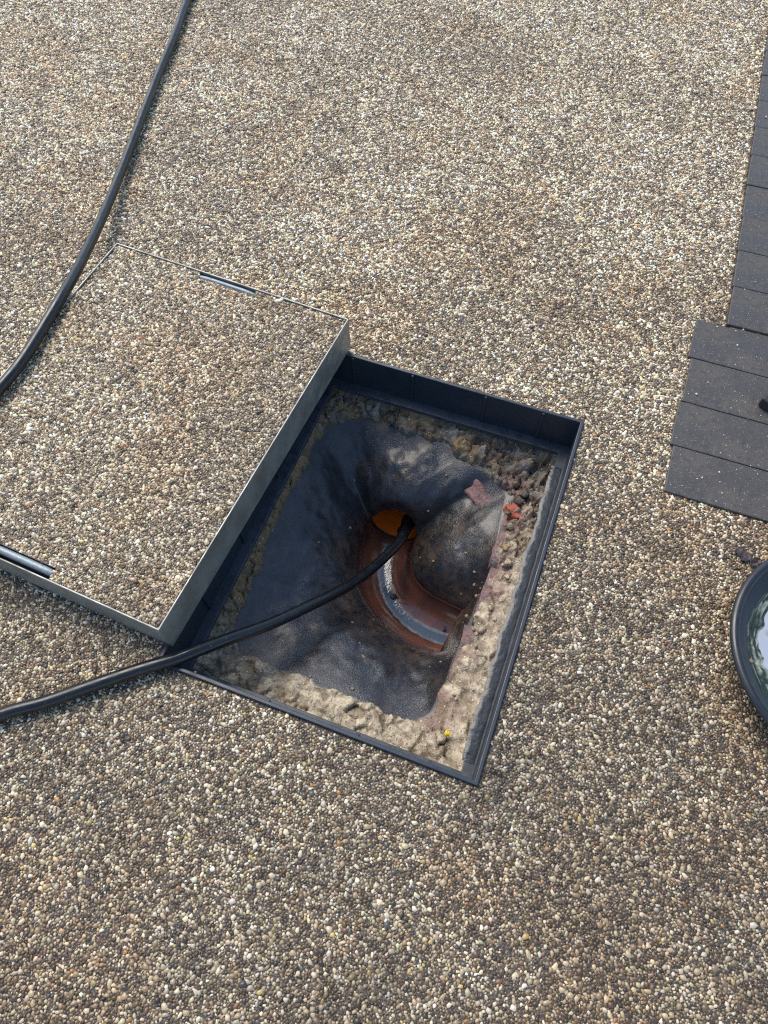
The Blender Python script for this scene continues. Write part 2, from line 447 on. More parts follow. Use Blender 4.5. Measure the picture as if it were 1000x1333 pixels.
def pebble_mesh(name, P, R, G, zb, seed, mt, parent=None, dark_fn=None):
    r_ = np.random.default_rng(seed)
    n = len(P); k = 5
    th0 = r_.uniform(0, 2 * np.pi, n)
    ang = th0[:, None] + np.arange(k) * 2 * np.pi / k + r_.normal(0, 0.22, (n, k))
    asp = np.exp(r_.uniform(0.0, 0.26, n)); rot = r_.uniform(0, np.pi, n)
    rad = R[:, None] * (1 + r_.normal(0, 0.15, (n, k)))
    flat = r_.uniform(0.36, 0.72, n) * R
    tilt = r_.normal(0, 0.22, (n, 2))
    zoff = r_.normal(0, 0.0006, n) + zb

    def ring(f, h):
        lx = rad * f * np.cos(ang) * asp[:, None]; ly = rad * f * np.sin(ang) / asp[:, None]
        c, s_ = np.cos(rot)[:, None], np.sin(rot)[:, None]
        x = lx * c - ly * s_; y = lx * s_ + ly * c
        z = flat[:, None] * h + (x * tilt[:, :1] + y * tilt[:, 1:]) * (h > 0) + zoff[:, None]
        return np.stack([x + P[:, :1], y + P[:, 1:], z], 2)
    V1 = np.concatenate([ring(1.06, 0.0), ring(0.72, 0.86)], 1).reshape(-1, 3)
    base = (np.arange(n) * 10)[:, None]
    q = np.array([[i, (i + 1) % 5, 5 + (i + 1) % 5, 5 + i] for i in range(5)])
    Q = (base[:, :, None] + q[None]).reshape(-1, 4)
    H = base + np.arange(5, 10)[None]
    # gap grit: little five-sided points
    m = len(G)
    gr = r_.uniform(0.0009, 0.0017, m)
    ga = r_.uniform(0, 6.28, m)[:, None] + np.arange(4) * 2 * np.pi / 4
    gz = zb + 0.0002
    grn = np.stack([G[:, :1] + gr[:, None] * np.cos(ga), G[:, 1:] + gr[:, None] * np.sin(ga), np.full((m, 4), gz)], 2)
    gap = np.stack([G[:, 0] + r_.normal(0, .0003, m), G[:, 1] + r_.normal(0, .0003, m), gz + gr * 0.85], 1)[:, None]
    V2 = np.concatenate([grn, gap], 1).reshape(-1, 3)
    b2 = n * 10 + (np.arange(m) * 5)[:, None]
    t = np.array([[i, (i + 1) % 4, 4] for i in range(4)])
    T = (b2[:, :, None] + t[None]).reshape(-1, 3)
    V = np.concatenate([V1, V2]).astype(np.float32)
    loops = np.concatenate([Q.ravel(), H.ravel(), T.ravel()]).astype(np.int32)
    tot = np.concatenate([np.full(len(Q), 4), np.full(n, 5), np.full(len(T), 3)]).astype(np.int32)
    start = np.r_[0, np.cumsum(tot)[:-1]].astype(np.int32)
    me = bpy.data.meshes.new(name)
    me.vertices.add(len(V)); me.vertices.foreach_set('co', V.ravel())
    me.loops.add(len(loops)); me.loops.foreach_set('vertex_index', loops)
    me.polygons.add(len(tot)); me.polygons.foreach_set('loop_start', start)
    me.update(calc_edges=True)
    me.validate()
    me.shade_smooth()
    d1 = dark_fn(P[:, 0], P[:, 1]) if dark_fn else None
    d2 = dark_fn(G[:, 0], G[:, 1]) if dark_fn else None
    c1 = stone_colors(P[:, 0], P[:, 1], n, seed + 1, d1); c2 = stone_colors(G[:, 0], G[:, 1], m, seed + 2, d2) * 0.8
    col = np.concatenate([np.repeat(c1, 10, 0), np.repeat(c2, 5, 0)])
    col = np.concatenate([col, np.ones((len(col), 1))], 1).astype(np.float32)
    at = me.color_attributes.new('stone_color', 'FLOAT_COLOR', 'POINT')
    at.data.foreach_set('color', col.ravel())
    return link(name, me, mt, parent)


SP = 0.00445
P, R, G = pack(-1.90, 0.84, -0.98, 2.20, SP, 3)


def keep_ground(P, r):
    x, y = P[:, 0], P[:, 1]
    k = in_poly(x, y, NEAR)
    k &= ~((np.abs(x) < FW + r * 0.75) & (np.abs(y) < FL_ + r * 0.75))
    c = np.mean(LID_POLY, 0)
    k &= ~in_poly(x, y, [tuple(c + (np.array(q) - c) * 0.93) for q in LID_POLY])
    k &= ~in_poly(x, y, PAV_POLY)
    k &= ((x - BAS_C[0]) ** 2 + (y - BAS_C[1]) ** 2) > 0.112 ** 2
    return k


def stain_shade(x, y):
    """dark spill along the chamber's right rim and by the basin, over a painted near-to-far shade"""
    # shade painted into the pebble colour: darker towards the near side, paler beyond
    shaded = np.clip((0.62 - (y - 0.30 * x) + 0.9 * (fbm(x, y, 2.2, 4, 78) - 0.5)) / 1.25, 0, 1)
    d = 1.22 - 0.58 * shaded
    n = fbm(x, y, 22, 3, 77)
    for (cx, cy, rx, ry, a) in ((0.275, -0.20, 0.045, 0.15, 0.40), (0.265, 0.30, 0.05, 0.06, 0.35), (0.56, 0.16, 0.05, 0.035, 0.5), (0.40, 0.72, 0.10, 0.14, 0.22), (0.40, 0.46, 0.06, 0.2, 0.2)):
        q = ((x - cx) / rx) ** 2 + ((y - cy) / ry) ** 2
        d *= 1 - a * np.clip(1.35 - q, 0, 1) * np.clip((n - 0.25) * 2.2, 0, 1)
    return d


k1 = keep_ground(P, R); k2 = keep_ground(G, 0.001)
k2 &= rng.random(len(G)) < 0.10
gravel = pebble_mesh('gravel', P[k1], R[k1], G[k2], -0.0038, 21, M['stone'], None, stain_shade)
tag(gravel, kind='stuff')
gravel['label'] = 'resin bound tan and brown pebbles covering the driveway'

# ------------------------------------------------------------------ chamber frame
frame = empty('manhole_surround', (0, 0, 0))
tag(frame, 'black plastic recessed frame around the open drain chamber', 'manhole frame')


def rect_ring(bm, ox, oy, ix, iy, z0, z1):
    rings = []
    for (x, y, z) in ((ox, oy, z0), (ox, oy, z1), (ix, iy, z1), (ix, iy, z0)):
        rings.append([bm.verts.new(c) for c in ((-x, -y, z), (x, -y, z), (x, y, z), (-x, y, z))])
    for a in range(4):
        A, B = rings[a], rings[(a + 1) % 4]
        for i in range(4):
            bm.faces.new((A[i], A[(i + 1) % 4], B[(i + 1) % 4], B[i]))


bm = bmesh.new()
rect_ring(bm, FW, FL_, IW, IL, LEDGE_Z - 0.012, 0.003)
bevel(bm, 0.0012, 2)
from_bm('frame_wall', bm, M['plastic'], frame)
bm = bmesh.new()
rect_ring(bm, IW + 0.001, IL + 0.001, LW, LL, LEDGE_Z - 0.010, LEDGE_Z)
bevel(bm, 0.0012, 2)
from_bm('ledge', bm, M['ledge'], frame)
for (x, s) in ((-0.1887, 1), (-0.070, 1), (0.0709, 1), (0.178, 1)):        # moulded ribs of the far and near walls
    for sg in (1, -1):
        bm = bmesh.new()
        y1 = sg * (IL + 0.0005); y0 = sg * (IL - 0.0035)
        box_bm(bm, x - 0.0025, x + 0.0025, min(y0, y1), max(y0, y1), LEDGE_Z + 0.0002, 0.0005)
        bevel(bm, 0.0008, 1)
        from_bm('rib', bm, M['plastic'], frame)
for yy in (-0.2, -0.07, 0.07, 0.2):
    for sg in (-1,):
        bm = bmesh.new()
        x1 = sg * (IW + 0.0005); x0 = sg * (IW - 0.0035)
        box_bm(bm, min(x0, x1), max(x0, x1), yy - 0.0025, yy + 0.0025, LEDGE_Z + 0.0002, 0.0005)
        bevel(bm, 0.0008, 1)
        from_bm('rib', bm, M['plastic'], frame)


def sealant(pts_in, pts_out, z, name='sealant'):
    n = len(pts_in)
    vs, fs = [], []
    K = 7
    for i in range(n):
        for k in range(K):
            t = k / (K - 1)
            x = pts_in[i][0] * (1 - t) + pts_out[i][0] * t
            y = pts_in[i][1] * (1 - t) + pts_out[i][1] * t
            h = math.sin(math.pi * t) ** 0.25 * (0.0012 + 0.0016 * fbm(np.array([x]), np.array([y]), 90, 3, 4)[0])
            vs.append((x, y, z - 0.001 + h))
    for i in range(n - 1):
        for k in range(K - 1):
            fs.append((i * K + k, (i + 1) * K + k, (i + 1) * K + k + 1, i * K + k + 1))
    o = from_py(name, vs, fs, M['sealant'], frame, smooth=True)
    return o


ys = np.linspace(0.268, -0.285, 150)
nin = fbm(ys, ys * 0 + 3, 38, 4, 12); nout = fbm(ys, ys * 0 + 9, 45, 4, 13)
sealant([(LW - 0.005 + 0.011 * (a - 0.4), y) for a, y in zip(nin, ys)], [(IW + 0.0005 - 0.0015 * b, y) for b, y in zip(nout, ys)], LEDGE_Z)

# ------------------------------------------------------------------ chamber
chamber = empty('inspection_chamber', (0, 0, -0.31))
tag(chamber, 'open drain chamber with dark sloping cement sides and crumbled mortar edge', 'drain chamber')
CZ = 0.31                                   # chamber empty sits at the invert: world z -> local z + CZ


def loc(vs):
    return [(v[0], v[1], v[2] + CZ) for v in vs]


ZE = -0.26
CH_OUT = [(-0.0888, 0.1345), (-0.0886, 0.118), (-0.0881, 0.097), (-0.0792, 0.0401), (-0.0539, -0.0121), (-0.0157, -0.0489), (0.0334, -0.0751), (0.0885, -0.0868), (0.1324, -0.0863)]
CH_IN = [(0.0110, 0.1345), (0.0110, 0.1200), (0.0122, 0.108), (0.0140, 0.0954), (0.0257, 0.064), (0.0435, 0.0400), (0.0720, 0.0250), (0.1104, 0.0179), (0.151, 0.0128)]
co = smooth_path(CH_OUT, 60); ci = smooth_path(CH_IN, 60)
# extend under the end wall
d_end = np.array([0.983, -0.18])
co = np.vstack([co, [co[-1] + d_end * 0.03 * j for j in range(1, 6)]]); ci = np.vstack([ci, [ci[-1] + d_end * 0.03 * j for j in range(1, 6)]])
vs, fs = [], []
K = 22
for a, b in zip(co, ci):
    mid = (a + b) / 2; h = (a - b) / 2; w = np.linalg.norm(h)
    u = h / w
    vs.append((*(mid + h + u * 0.012), ZE - 0.001))
    for k in range(K + 1):
        t = math.pi * k / K
        q = mid + h * math.cos(t)
        vs.append((q[0], q[1], ZE - w * math.sin(t)))
    vs.append((*(mid - h - u * 0.012), ZE - 0.001))
KK = K + 3
for i in range(len(co) - 1):
    for k in range(KK - 1):
        fs.append((i * KK + k, i * KK + k + 1, (i + 1) * KK + k + 1, (i + 1) * KK + k))
clay = from_py('clay_channel', loc(vs), fs, M['clay'], chamber, smooth=True)
# crown of the pipe beyond the end wall
vs, fs = [], []
for a, b in zip(co[-6:], ci[-6:]):
    mid = (a + b) / 2; h = (a - b) / 2; w = np.linalg.norm(h)
    for k in range(K + 1):
        t = math.pi * k / K
        q = mid + h * math.cos(t)
        vs.append((q[0], q[1], ZE + w * math.sin(t)))
KK = K + 1
for i in range(5):
    for k in range(KK - 1):
        fs.append((i * KK + k, i * KK + k + 1, (i + 1) * KK + k + 1, (i + 1) * KK + k))
fs.append(tuple(5 * KK + k for k in range(KK)))
from_py('clay_pipe', loc(vs), fs, M['clay'], chamber, smooth=True)
# orange plastic pipe leading away under the far bench
vs, fs = [], []
pp = [(-0.0385, y) for y in np.linspace(0.137, 0.75, 16)]
rp = 0.0535
K = 28
for (x, y) in pp:
    for k in range(K):
        t = 2 * math.pi * k / K
        vs.append((x + rp * math.cos(t), y + (0.030 * max(0, math.sin(t)) if y < 0.14 else 0), ZE + rp * math.sin(t)))
for i in range(len(pp) - 1):
    for k in range(K):
        fs.append((i * K + k, i * K + (k + 1) % K, (i + 1) * K + (k + 1) % K, (i + 1) * K + k))
fs.append(tuple((len(pp) - 1) * K + k for k in range(K)))
from_py('orange_pipe', loc(vs), fs, M['orange'], chamber, smooth=True)
# ragged dark strip along the floor of the orange pipe
vs, fs = [], []
sx = np.interp(np.linspace(0.140, 0.270, 40), [0.140, 0.165, 0.20, 0.27], [-0.0300, -0.0305, -0.0300, -0.0280])
sy2 = np.linspace(0.140, 0.270, 40)
for i in range(40):
    for k in range(7):
        jw = 0.0065 * (1 + 0.9 * (float(fbm(np.array([i * 0.45]), np.array([float(k > 3) * 5]), 1.0, 3, 88)[0]) - 0.5))
        x_ = sx[i] + (k / 6 - 0.5) * 2 * jw
        zz = ZE - math.sqrt(max(0, 0.0535 ** 2 - (x_ + 0.0385) ** 2)) + 0.0003 + 0.0022 * math.sin(math.pi * k / 6)
        vs.append((x_, sy2[i], zz))
for i in range(39):
    for k in range(6):
        fs.append((i * 7 + k, i * 7 + k + 1, (i + 1) * 7 + k + 1, (i + 1) * 7 + k))
from_py('dark_strip', loc(vs), fs, M['black_dirt'], chamber, smooth=True)
# dark rubber seal at the joint
vs, fs = [], []
KS = 19
for j, (dy, rr) in enumerate(((0, 0.0530), (0, 0.0488), (0.005, 0.0488), (0.005, 0.0530))):
    for k in range(KS):
        t = math.pi * (1 + k / (KS - 1))
        vs.append((-0.0385 + rr * math.cos(t), 0.1335 + dy, ZE + rr * math.sin(t)))
for j in range(4):
    for k in range(KS - 1):
        fs.append((j * KS + k, j * KS + k + 1, ((j + 1) % 4) * KS + k + 1, ((j + 1) % 4) * KS + k))
from_py('joint_seal', loc(vs), fs, M['black_dirt'], chamber, smooth=False)

# benching: a sheet stretched from the channel edge up to the mortar line
RING = [(-0.2226, 0.2359), (-0.2067, 0.2575), (-0.1669, 0.2821), (-0.1175, 0.2863), (-0.0739, 0.2826), (-0.0311, 0.2846), (0.0182, 0.2796), (0.0411, 0.267), (0.0776, 0.2449), (0.1281, 0.2397), (0.1606, 0.2157), (0.1638, 0.168), (0.1686, 0.1157), (0.1732, 0.0605), (0.1722, 0.0255), (0.1687, -0.0187), (0.1662, -0.0642), (0.1629, -0.1015), (0.1597, -0.142), (0.1637, -0.1707), (0.1558, -0.187), (0.157, -0.2026), (0.154, -0.2325), (0.1374, -0.2451), (0.1198, -0.2542), (0.0879, -0.257), (0.0659, -0.2443), (0.0159, -0.2469), (-0.0214, -0.2487), (-0.0601, -0.2481), (-0.0809, -0.2449), (-0.1317, -0.2472), (-0.1771, -0.2444), (-0.1915, -0.2384), (-0.2084, -0.213), (-0.2132, -0.1853), (-0.2104, -0.1328), (-0.2221, -0.0461), (-0.2262, -0.0067), (-0.2276, 0.027), (-0.2263, 0.058), (-0.2265, 0.102), (-0.225, 0.1408), (-0.2281, 0.1862)]
inA = [(-0.0885, 0.1305, ZE), (-0.0835, 0.1350, -0.236), (-0.0680, 0.1450, -0.2130), (-0.0385, 0.1500, -0.2010), (-0.0110, 0.1480, -0.2080), (0.0040, 0.1430, -0.230), (0.0112, 0.1320, ZE)]
inB = [(x, y, ZE) for x, y in ci[2:60]]
_e0, _e1 = ci[59], co[59]
inC = [(*(_e0 * (1 - t) + _e1 * t), ZE + 0.052 * math.sin(math.pi * t)) for t in np.linspace(0, 1, 9)]
inD = [(x, y, ZE) for x, y in co[3:60][::-1]]
arch_r = 10
def ridx(p):
    return int(np.argmin([math.dist(p, q) for q in RING]))
RZ = -0.125
RG = [(x, y, RZ) for x, y in RING]
i1 = ridx((0.1281, 0.2397)); i2 = ridx((0.1722, 0.0255)); i3 = ridx((0.1629, -0.1015))
outA = RG[0:i1 + 1]; outB = RG[i1:i2 + 1]; outC = RG[i2:i3 + 1]; outD = RG[i3:] + [RG[0]]
NA, NB, NC, ND = 90, 70, 40, 190
inner = np.vstack([resample(a, n + 1)[:-1] for a, n in ((inA, NA), (inB, NB), (inC, NC), (inD + [inA[0]], ND))])
outer = np.vstack([resample(a, n + 1)[:-1] for a, n in ((outA, NA), (outB, NB), (outC, NC), (outD, ND))])


def circ_smooth(a, it):
    for _ in range(it):
        a = (np.roll(a, 1, 0) + 2 * a + np.roll(a, -1, 0)) / 4
    return a


outer = circ_smooth(outer, 6)
NN = len(inner)
MR = 34
bench_v = np.zeros((MR + 2, NN, 3))
cen = (inner + 0).copy()
ts = np.linspace(0, 1, MR)
lat = inner[:, :2] * 0
gx_pow = np.zeros(NN)
# how the slope is shared out: nose over the pipe at the far side, steep lip on the left, easy slope near side
def lobe(u, lo, hi):
    return hi + (lo - hi) * math.sin(math.pi * u) ** 0.55


for i in range(NN):
    if i < NA: gx_pow[i] = lobe(i / NA, 0.46, 0.84)                       # nose over the pipe mouth
    elif i < NA + NB: gx_pow[i] = lobe((i - NA) / NB, 0.62, 0.95)         # lobe inside the bend
    elif i < NA + NB + NC: gx_pow[i] = 0.90
    else: gx_pow[i] = lobe((i - NA - NB - NC) / ND, 0.46, 0.84)           # near and left slope
gx_pow = circ_smooth(gx_pow[:, None], 60)[:, 0]
for j, t in enumerate(ts):
    xy = inner[:, :2] * (1 - t) + outer[:, :2] * t
    z = inner[:, 2] + (outer[:, 2] - inner[:, 2]) * t ** gx_pow
    n1 = fbm(xy[:, 0], xy[:, 1], 14, 4, 40) - 0.5
    n2 = fbm(xy[:, 0], xy[:, 1], 70, 3, 41) - 0.5
    amp = math.sin(math.pi * min(1, t * 1.05)) ** 0.7
    z = z + amp * (0.022 * n1 + 0.004 * n2)
    bench_v[j + 1, :, :2] = xy
    bench_v[j + 1, :, 2] = z
outdir = outer[:, :2] - inner[:, :2]
outdir /= np.linalg.norm(outdir, axis=1)[:, None]
bench_v[0] = bench_v[1]; bench_v[0, :, 2] -= 0.012; bench_v[0, :, :2] += outdir * 0.002
bench_v[-1] = bench_v[-2]; bench_v[-1, :, :2] += outdir * 0.02; bench_v[-1, :, 2] += 0.002
fs = []
for j in range(MR + 1):
    for i in range(NN):
        i2_ = (i + 1) % NN
        fs.append((j * NN + i, j * NN + i2_, (j + 1) * NN + i2_, (j + 1) * NN + i))
bench = from_py('benching', loc(bench_v.reshape(-1, 3)), fs, M['bench'], chamber, smooth=True)
bx, by = bench_v[..., 0].ravel(), bench_v[..., 1].ravel()
tt = np.repeat(np.r_[0, ts, 1], NN)
c0 = np.array((0.017, 0.018, 0.022)); c1 = np.array((0.064, 0.041, 0.028)); c2 = np.array((0.045, 0.045, 0.048))
silt = np.clip(1.25 - tt * 2.4, 0, 1) * np.clip((fbm(bx, by, 24, 4, 50) - 0.28) * 2.4, 0, 1)
silt = np.clip(silt + 0.5 * np.clip((fbm(bx, by, 30, 5, 54) - 0.55) * 7, 0, 1), 0, 1)
right = np.clip((bx - 0.02) / 0.08, 0, 1) * np.clip((fbm(bx, by, 30, 4, 51) - 0.35) * 2.5, 0, 1)
silt = np.clip(silt + 0.40 * right * (by < 0.14), 0, 1)
_ix = np.tile(np.arange(NN), MR + 2)
endw = np.clip(1 - np.abs(_ix - (NA + NB + NC * 0.5)) / (NC * 0.75), 0, 1) * np.clip(1.6 - tt * 1.2, 0, 1)
silt = np.clip(silt + 1.4 * endw, 0, 1.35)
sheen = np.clip((fbm(bx, by, 9, 4, 52) - 0.52) * 4.0, 0, 1) * np.clip(tt * 2 - 0.4, 0, 1)  # pale patches on the upper slope: sheen painted into the cement colour
bc = c0 + silt[:, None] * (c1 - c0) + (0.55 * sheen * np.clip(1 - silt, 0, 1))[:, None] * (c2 - c0)
at = bench.data.color_attributes.new('bench_color', 'FLOAT_COLOR', 'POINT')
at.data.foreach_set('color', np.concatenate([bc, np.ones((len(bc), 1))], 1).astype(np.float32).ravel())

def facets(x, y, cell, seed):
    """broken faces: every cell has its own level and tilt; second value is near 0 in the cracks"""
    gx_, gy_ = x / cell, y / cell
    ix, iy = np.floor(gx_).astype(np.int64), np.floor(gy_).astype(np.int64)
    best = np.full(x.shape, 9.0); sec = np.full(x.shape, 9.0); hh = np.zeros(x.shape)

    def hs(a, b, k):
        n = (a * 374761393 + b * 668265263 + (seed + k) * 974711) & 0x7fffffff
        n = ((n ^ (n >> 13)) * 1274126177) & 0x7fffffff
        return ((n ^ (n >> 16)) & 0xffff) / 65535.0
    for a in (-1, 0, 1):
        for b in (-1, 0, 1):
            cx_, cy2 = ix + a, iy + b
            px, py = cx_ + hs(cx_, cy2, 1), cy2 + hs(cx_, cy2, 2)
            dx, dy = gx_ - px, gy_ - py
            d = np.sqrt(dx * dx + dy * dy)
            h = hs(cx_, cy2, 3) - 0.5 + dx * (hs(cx_, cy2, 4) - 0.5) * 1.3 + dy * (hs(cx_, cy2, 5) - 0.5) * 1.3
            m = d < best
            sec = np.where(m, best, np.minimum(sec, d)); hh = np.where(m, h, hh); best = np.where(m, d, best)
    return hh, sec - best


# crumbled mortar between the benching and the frame ledge
NM = 760; MM = 26
mo_in = circ_smooth(resample(np.array(RING), NM, True), 3)
offs = np.where((mo_in[:, 0] > 0.13) & (mo_in[:, 1] < 0.2) & (mo_in[:, 1] > -0.19), -0.004 + 0.030 * np.clip(fbm(mo_in[:, 1], mo_in[:, 1] * 0, 26, 4, 99) - 0.18, 0, 1), -0.004)
offs = circ_smooth(offs[:, None], 8)[:, 0]
ctr = np.array([-0.03, 0.0])
rd = mo_in - ctr; rd /= np.linalg.norm(rd, axis=1)[:, None]
wob = (fbm(mo_in[:, 0], mo_in[:, 1], 45, 4, 60) - 0.5) * 0.026
mo_a = mo_in + rd * (offs + wob)[:, None]
EX, EY = LW + 0.010, LL + 0.010
sc_ = np.minimum(EX / np.maximum(np.abs(rd[:, 0]), 1e-6), EY / np.maximum(np.abs(rd[:, 1]), 1e-6))
# radial exit from ctr to the rectangle
tx = np.where(rd[:, 0] > 0, (EX - ctr[0]) / np.maximum(rd[:, 0], 1e-6), (-EX - ctr[0]) / np.minimum(rd[:, 0], -1e-6))
ty = np.where(rd[:, 1] > 0, (EY - ctr[1]) / np.maximum(rd[:, 1], 1e-6), (-EY - ctr[1]) / np.minimum(rd[:, 1], -1e-6))
mo_b = ctr + rd * np.minimum(tx, ty)[:, None]
mv = np.zeros((MM + 1, NM, 3)); mc = np.zeros((MM + 1, NM, 3))
pale = np.array((0.54, 0.455, 0.325)); dirt = np.array((0.145, 0.115, 0.082)); gold = np.array((0.27, 0.18, 0.085)); grey = np.array((0.30, 0.27, 0.23))
for j in range(MM + 1):
    t = max(0, (j - 1)) / (MM - 1)
    xy = mo_a * (1 - t) + mo_b * t
    x, y = xy[:, 0], xy[:, 1]
    n1 = fbm(x, y, 26, 4, 61); n2 = fbm(x, y, 95, 4, 62); n3 = np.abs(fbm(x, y, 55, 3, 63) - 0.5) * 2
    topright = np.clip((x - 0.0) / 0.1, 0, 1) * np.clip((y - 0.02) / 0.08, 0, 1)
    wx, wy = x + 0.010 * (fbm(x, y, 50, 3, 95) - 0.5), y + 0.010 * (fbm(x, y, 50, 3, 96) - 0.5)
    f1, e1 = facets(wx, wy, 0.024, 7); f2, e2 = facets(wx, wy, 0.0095, 8)
    crack = np.clip(1 - e1 * 6, 0, 1) * np.clip((fbm(x, y, 30, 2, 97) - 0.42) * 6, 0, 1)
    z = -0.124 + 0.022 * t ** 0.35 + f1 * (0.009 + 0.011 * topright) + f2 * (0.0022 + 0.009 * topright) + (fbm(x, y, 210, 3, 64) - 0.5) * (0.003 + 0.008 * topright) - 0.006 * crack
    z = np.where(t > 0.8, z * (1 - (t - 0.8) * 4) + (-0.092) * (t - 0.8) * 4 if t < 1 else -0.091, z)
    z = np.minimum(z, -0.0895)
    if j == 0:
        z = np.full(NM, -0.150)
        xy = xy - rd * 0.0005
    mv[j, :, :2] = xy; mv[j, :, 2] = z
    # material zones: dark soil at the far side, pale concrete along the near and right sides, ochre on the left
    wd = np.clip((y - 0.09) / 0.10 + (n1 - 0.5) * 2.4, 0, 1)
    wg = np.clip((-x - 0.17) / 0.04, 0, 1) * np.clip((0.26 - np.abs(y)) / 0.1, 0, 1)
    wgr = np.clip((n2 - 0.50) * 5, 0, 1)
    c = pale[None] * (1 - wgr * 0.45)[:, None]
    dk = dirt[None] * (1 - wgr)[:, None] + grey[None] * wgr[:, None]
    dk = np.where(((fbm(x, y, 40, 3, 66) > 0.56) & (x < 0.08))[:, None], gold[None], dk)
    c = c * (1 - wd)[:, None] + dk * wd[:, None]
    c = c * (1 - wg)[:, None] + gold[None] * wg[:, None]
    nl = np.clip((-x - 0.05) / 0.1, 0, 1) * np.clip((-y - 0.2) / 0.05, 0, 1)
    c = c * (1 - 0.5 * nl * np.clip((fbm(x, y, 30, 3, 67) - 0.3) * 3, 0, 1))[:, None]
    c = c * (0.80 + 0.40 * (f1 + 0.5)[:, None] * 0.7 + 0.25 * f2[:, None]) * (1 - 0.55 * crack)[:, None]
    pk_ = np.clip((x - 0.10) / 0.03, 0, 1) * np.clip((fbm(x, y, 34, 4, 98) - 0.47 + 0.10 * (0.35 - t)) * 8, 0, 1) * np.clip(1.2 - t * 1.5, 0, 1) * 0.75
    c = c * (1 - pk_)[:, None] + np.array((0.25, 0.135, 0.12)) * pk_[:, None]
    mc[j] = np.clip(c, 0.02, 0.7)
fs = []
for j in range(MM):
    for i in range(NM):
        i2_ = (i + 1) % NM
        fs.append((j * NM + i, j * NM + i2_, (j + 1) * NM + i2_, (j + 1) * NM + i))
mort = from_py('mortar', loc(mv.reshape(-1, 3)), fs, M['mortar'], chamber, smooth=True)
at = mort.data.color_attributes.new('mortar_color', 'FLOAT_COLOR', 'POINT')
mcc = mc.reshape(-1, 3)
at.data.foreach_set('color', np.concatenate([mcc, np.ones((len(mcc), 1))], 1).astype(np.float32).ravel())


# bricks of the chamber wall showing through on the right
def brick(x0, x1, y0, y1, z0, z1, m, rz=0.0, seed=0, rough=0.004, label=None):
    bm = bmesh.new()
    box_bm(bm, -(x1 - x0) / 2, (x1 - x0) / 2, -(y1 - y0) / 2, (y1 - y0) / 2, -(z1 - z0) / 2, (z1 - z0) / 2)
    bmesh.ops.subdivide_edges(bm, edges=list(bm.edges), cuts=7, use_grid_fill=True)
    for v in bm.verts:
        n = mnoise.noise_vector(Vector(v.co) * 45 + Vector((seed * 3.1, 0, 0))) + 0.5 * mnoise.noise_vector(Vector(v.co) * 140 + Vector((seed * 3.1, 5, 0)))
        v.co += n * rough
    o = from_bm('brick', bm, m, chamber, smooth=True)
    o.location = ((x0 + x1) / 2, (y0 + y1) / 2, (z0 + z1) / 2 + CZ)
    o.rotation_euler = (0, 0, rz)
    if label: o['label'] = label
    return o


brick(0.1675, 0.268, 0.058, 0.172, -0.190, -0.1185, M['brick'], 0.03, 1)
brick(0.1725, 0.272, -0.060, 0.052, -0.190, -0.1195, M['brick'], -0.02, 2)
brick(0.1650, 0.265, -0.176, -0.066, -0.190, -0.1205, M['brick'], 0.0, 3)
_bp = bench_v.reshape(-1, 3)
_sel = _bp[(np.hypot(_bp[:, 0] - 0.106, _bp[:, 1] - 0.206) < 0.026)]
_pl = np.linalg.lstsq(np.c_[np.ones(len(_sel)), _sel[:, :2] - (0.106, 0.206)], _sel[:, 2], rcond=None)[0]
_nv = Vector((-_pl[1], -_pl[2], 1)).normalized()
pb = brick(-0.038, 0.038, -0.017, 0.017, -0.015, 0.015, M['brick'], 0, 4, 0.0045, 'pinkish broken brick face at the far right of the benching')
_q = _nv.to_track_quat('Z', 'Y').to_matrix().to_4x4()
from mathutils import Matrix
pb.matrix_local = Matrix.Translation(Vector((0.106, 0.206, _pl[0] + CZ)) - _nv * 0.0112) @ _q @ Matrix.Rotation(-0.12, 4, 'Z')
brick(0.167, 0.196, 0.160, 0.188, -0.146, -0.1085, M['redbrick'], 0.35, 5, 0.007, 'bright red broken brick end')

# lumps of mortar lying in the far right corner and along the right side
vs, fs = [], []
lr = random.Random(5)


def lump(cx, cy, cz, r, vs, fs):
    bm = bmesh.new()
    bmesh.ops.create_icosphere(bm, subdivisions=2, radius=1)
    o = len(vs)
    off = Vector((lr.uniform(0, 50), lr.uniform(0, 50), 0))
    ax = (lr.uniform(0.8, 1.3), lr.uniform(0.8, 1.2), lr.uniform(0.5, 0.9))
    a = lr.uniform(0, 6.28)
    bm.verts.ensure_lookup_table()
    for v in bm.verts:
        d = 1 + 0.6 * mnoise.noise(v.co * 1.5 + off) + 0.35 * mnoise.noise(v.co * 3.5 + off)
        x, y, z = v.co.x * ax[0] * d * r, v.co.y * ax[1] * d * r, v.co.z * ax[2] * d * r
        vs.append((cx + x * math.cos(a) - y * math.sin(a), cy + x * math.sin(a) + y * math.cos(a), cz + z))
    for f in bm.faces:
        fs.append(tuple(o + v.index for v in f.verts))
    bm.free()


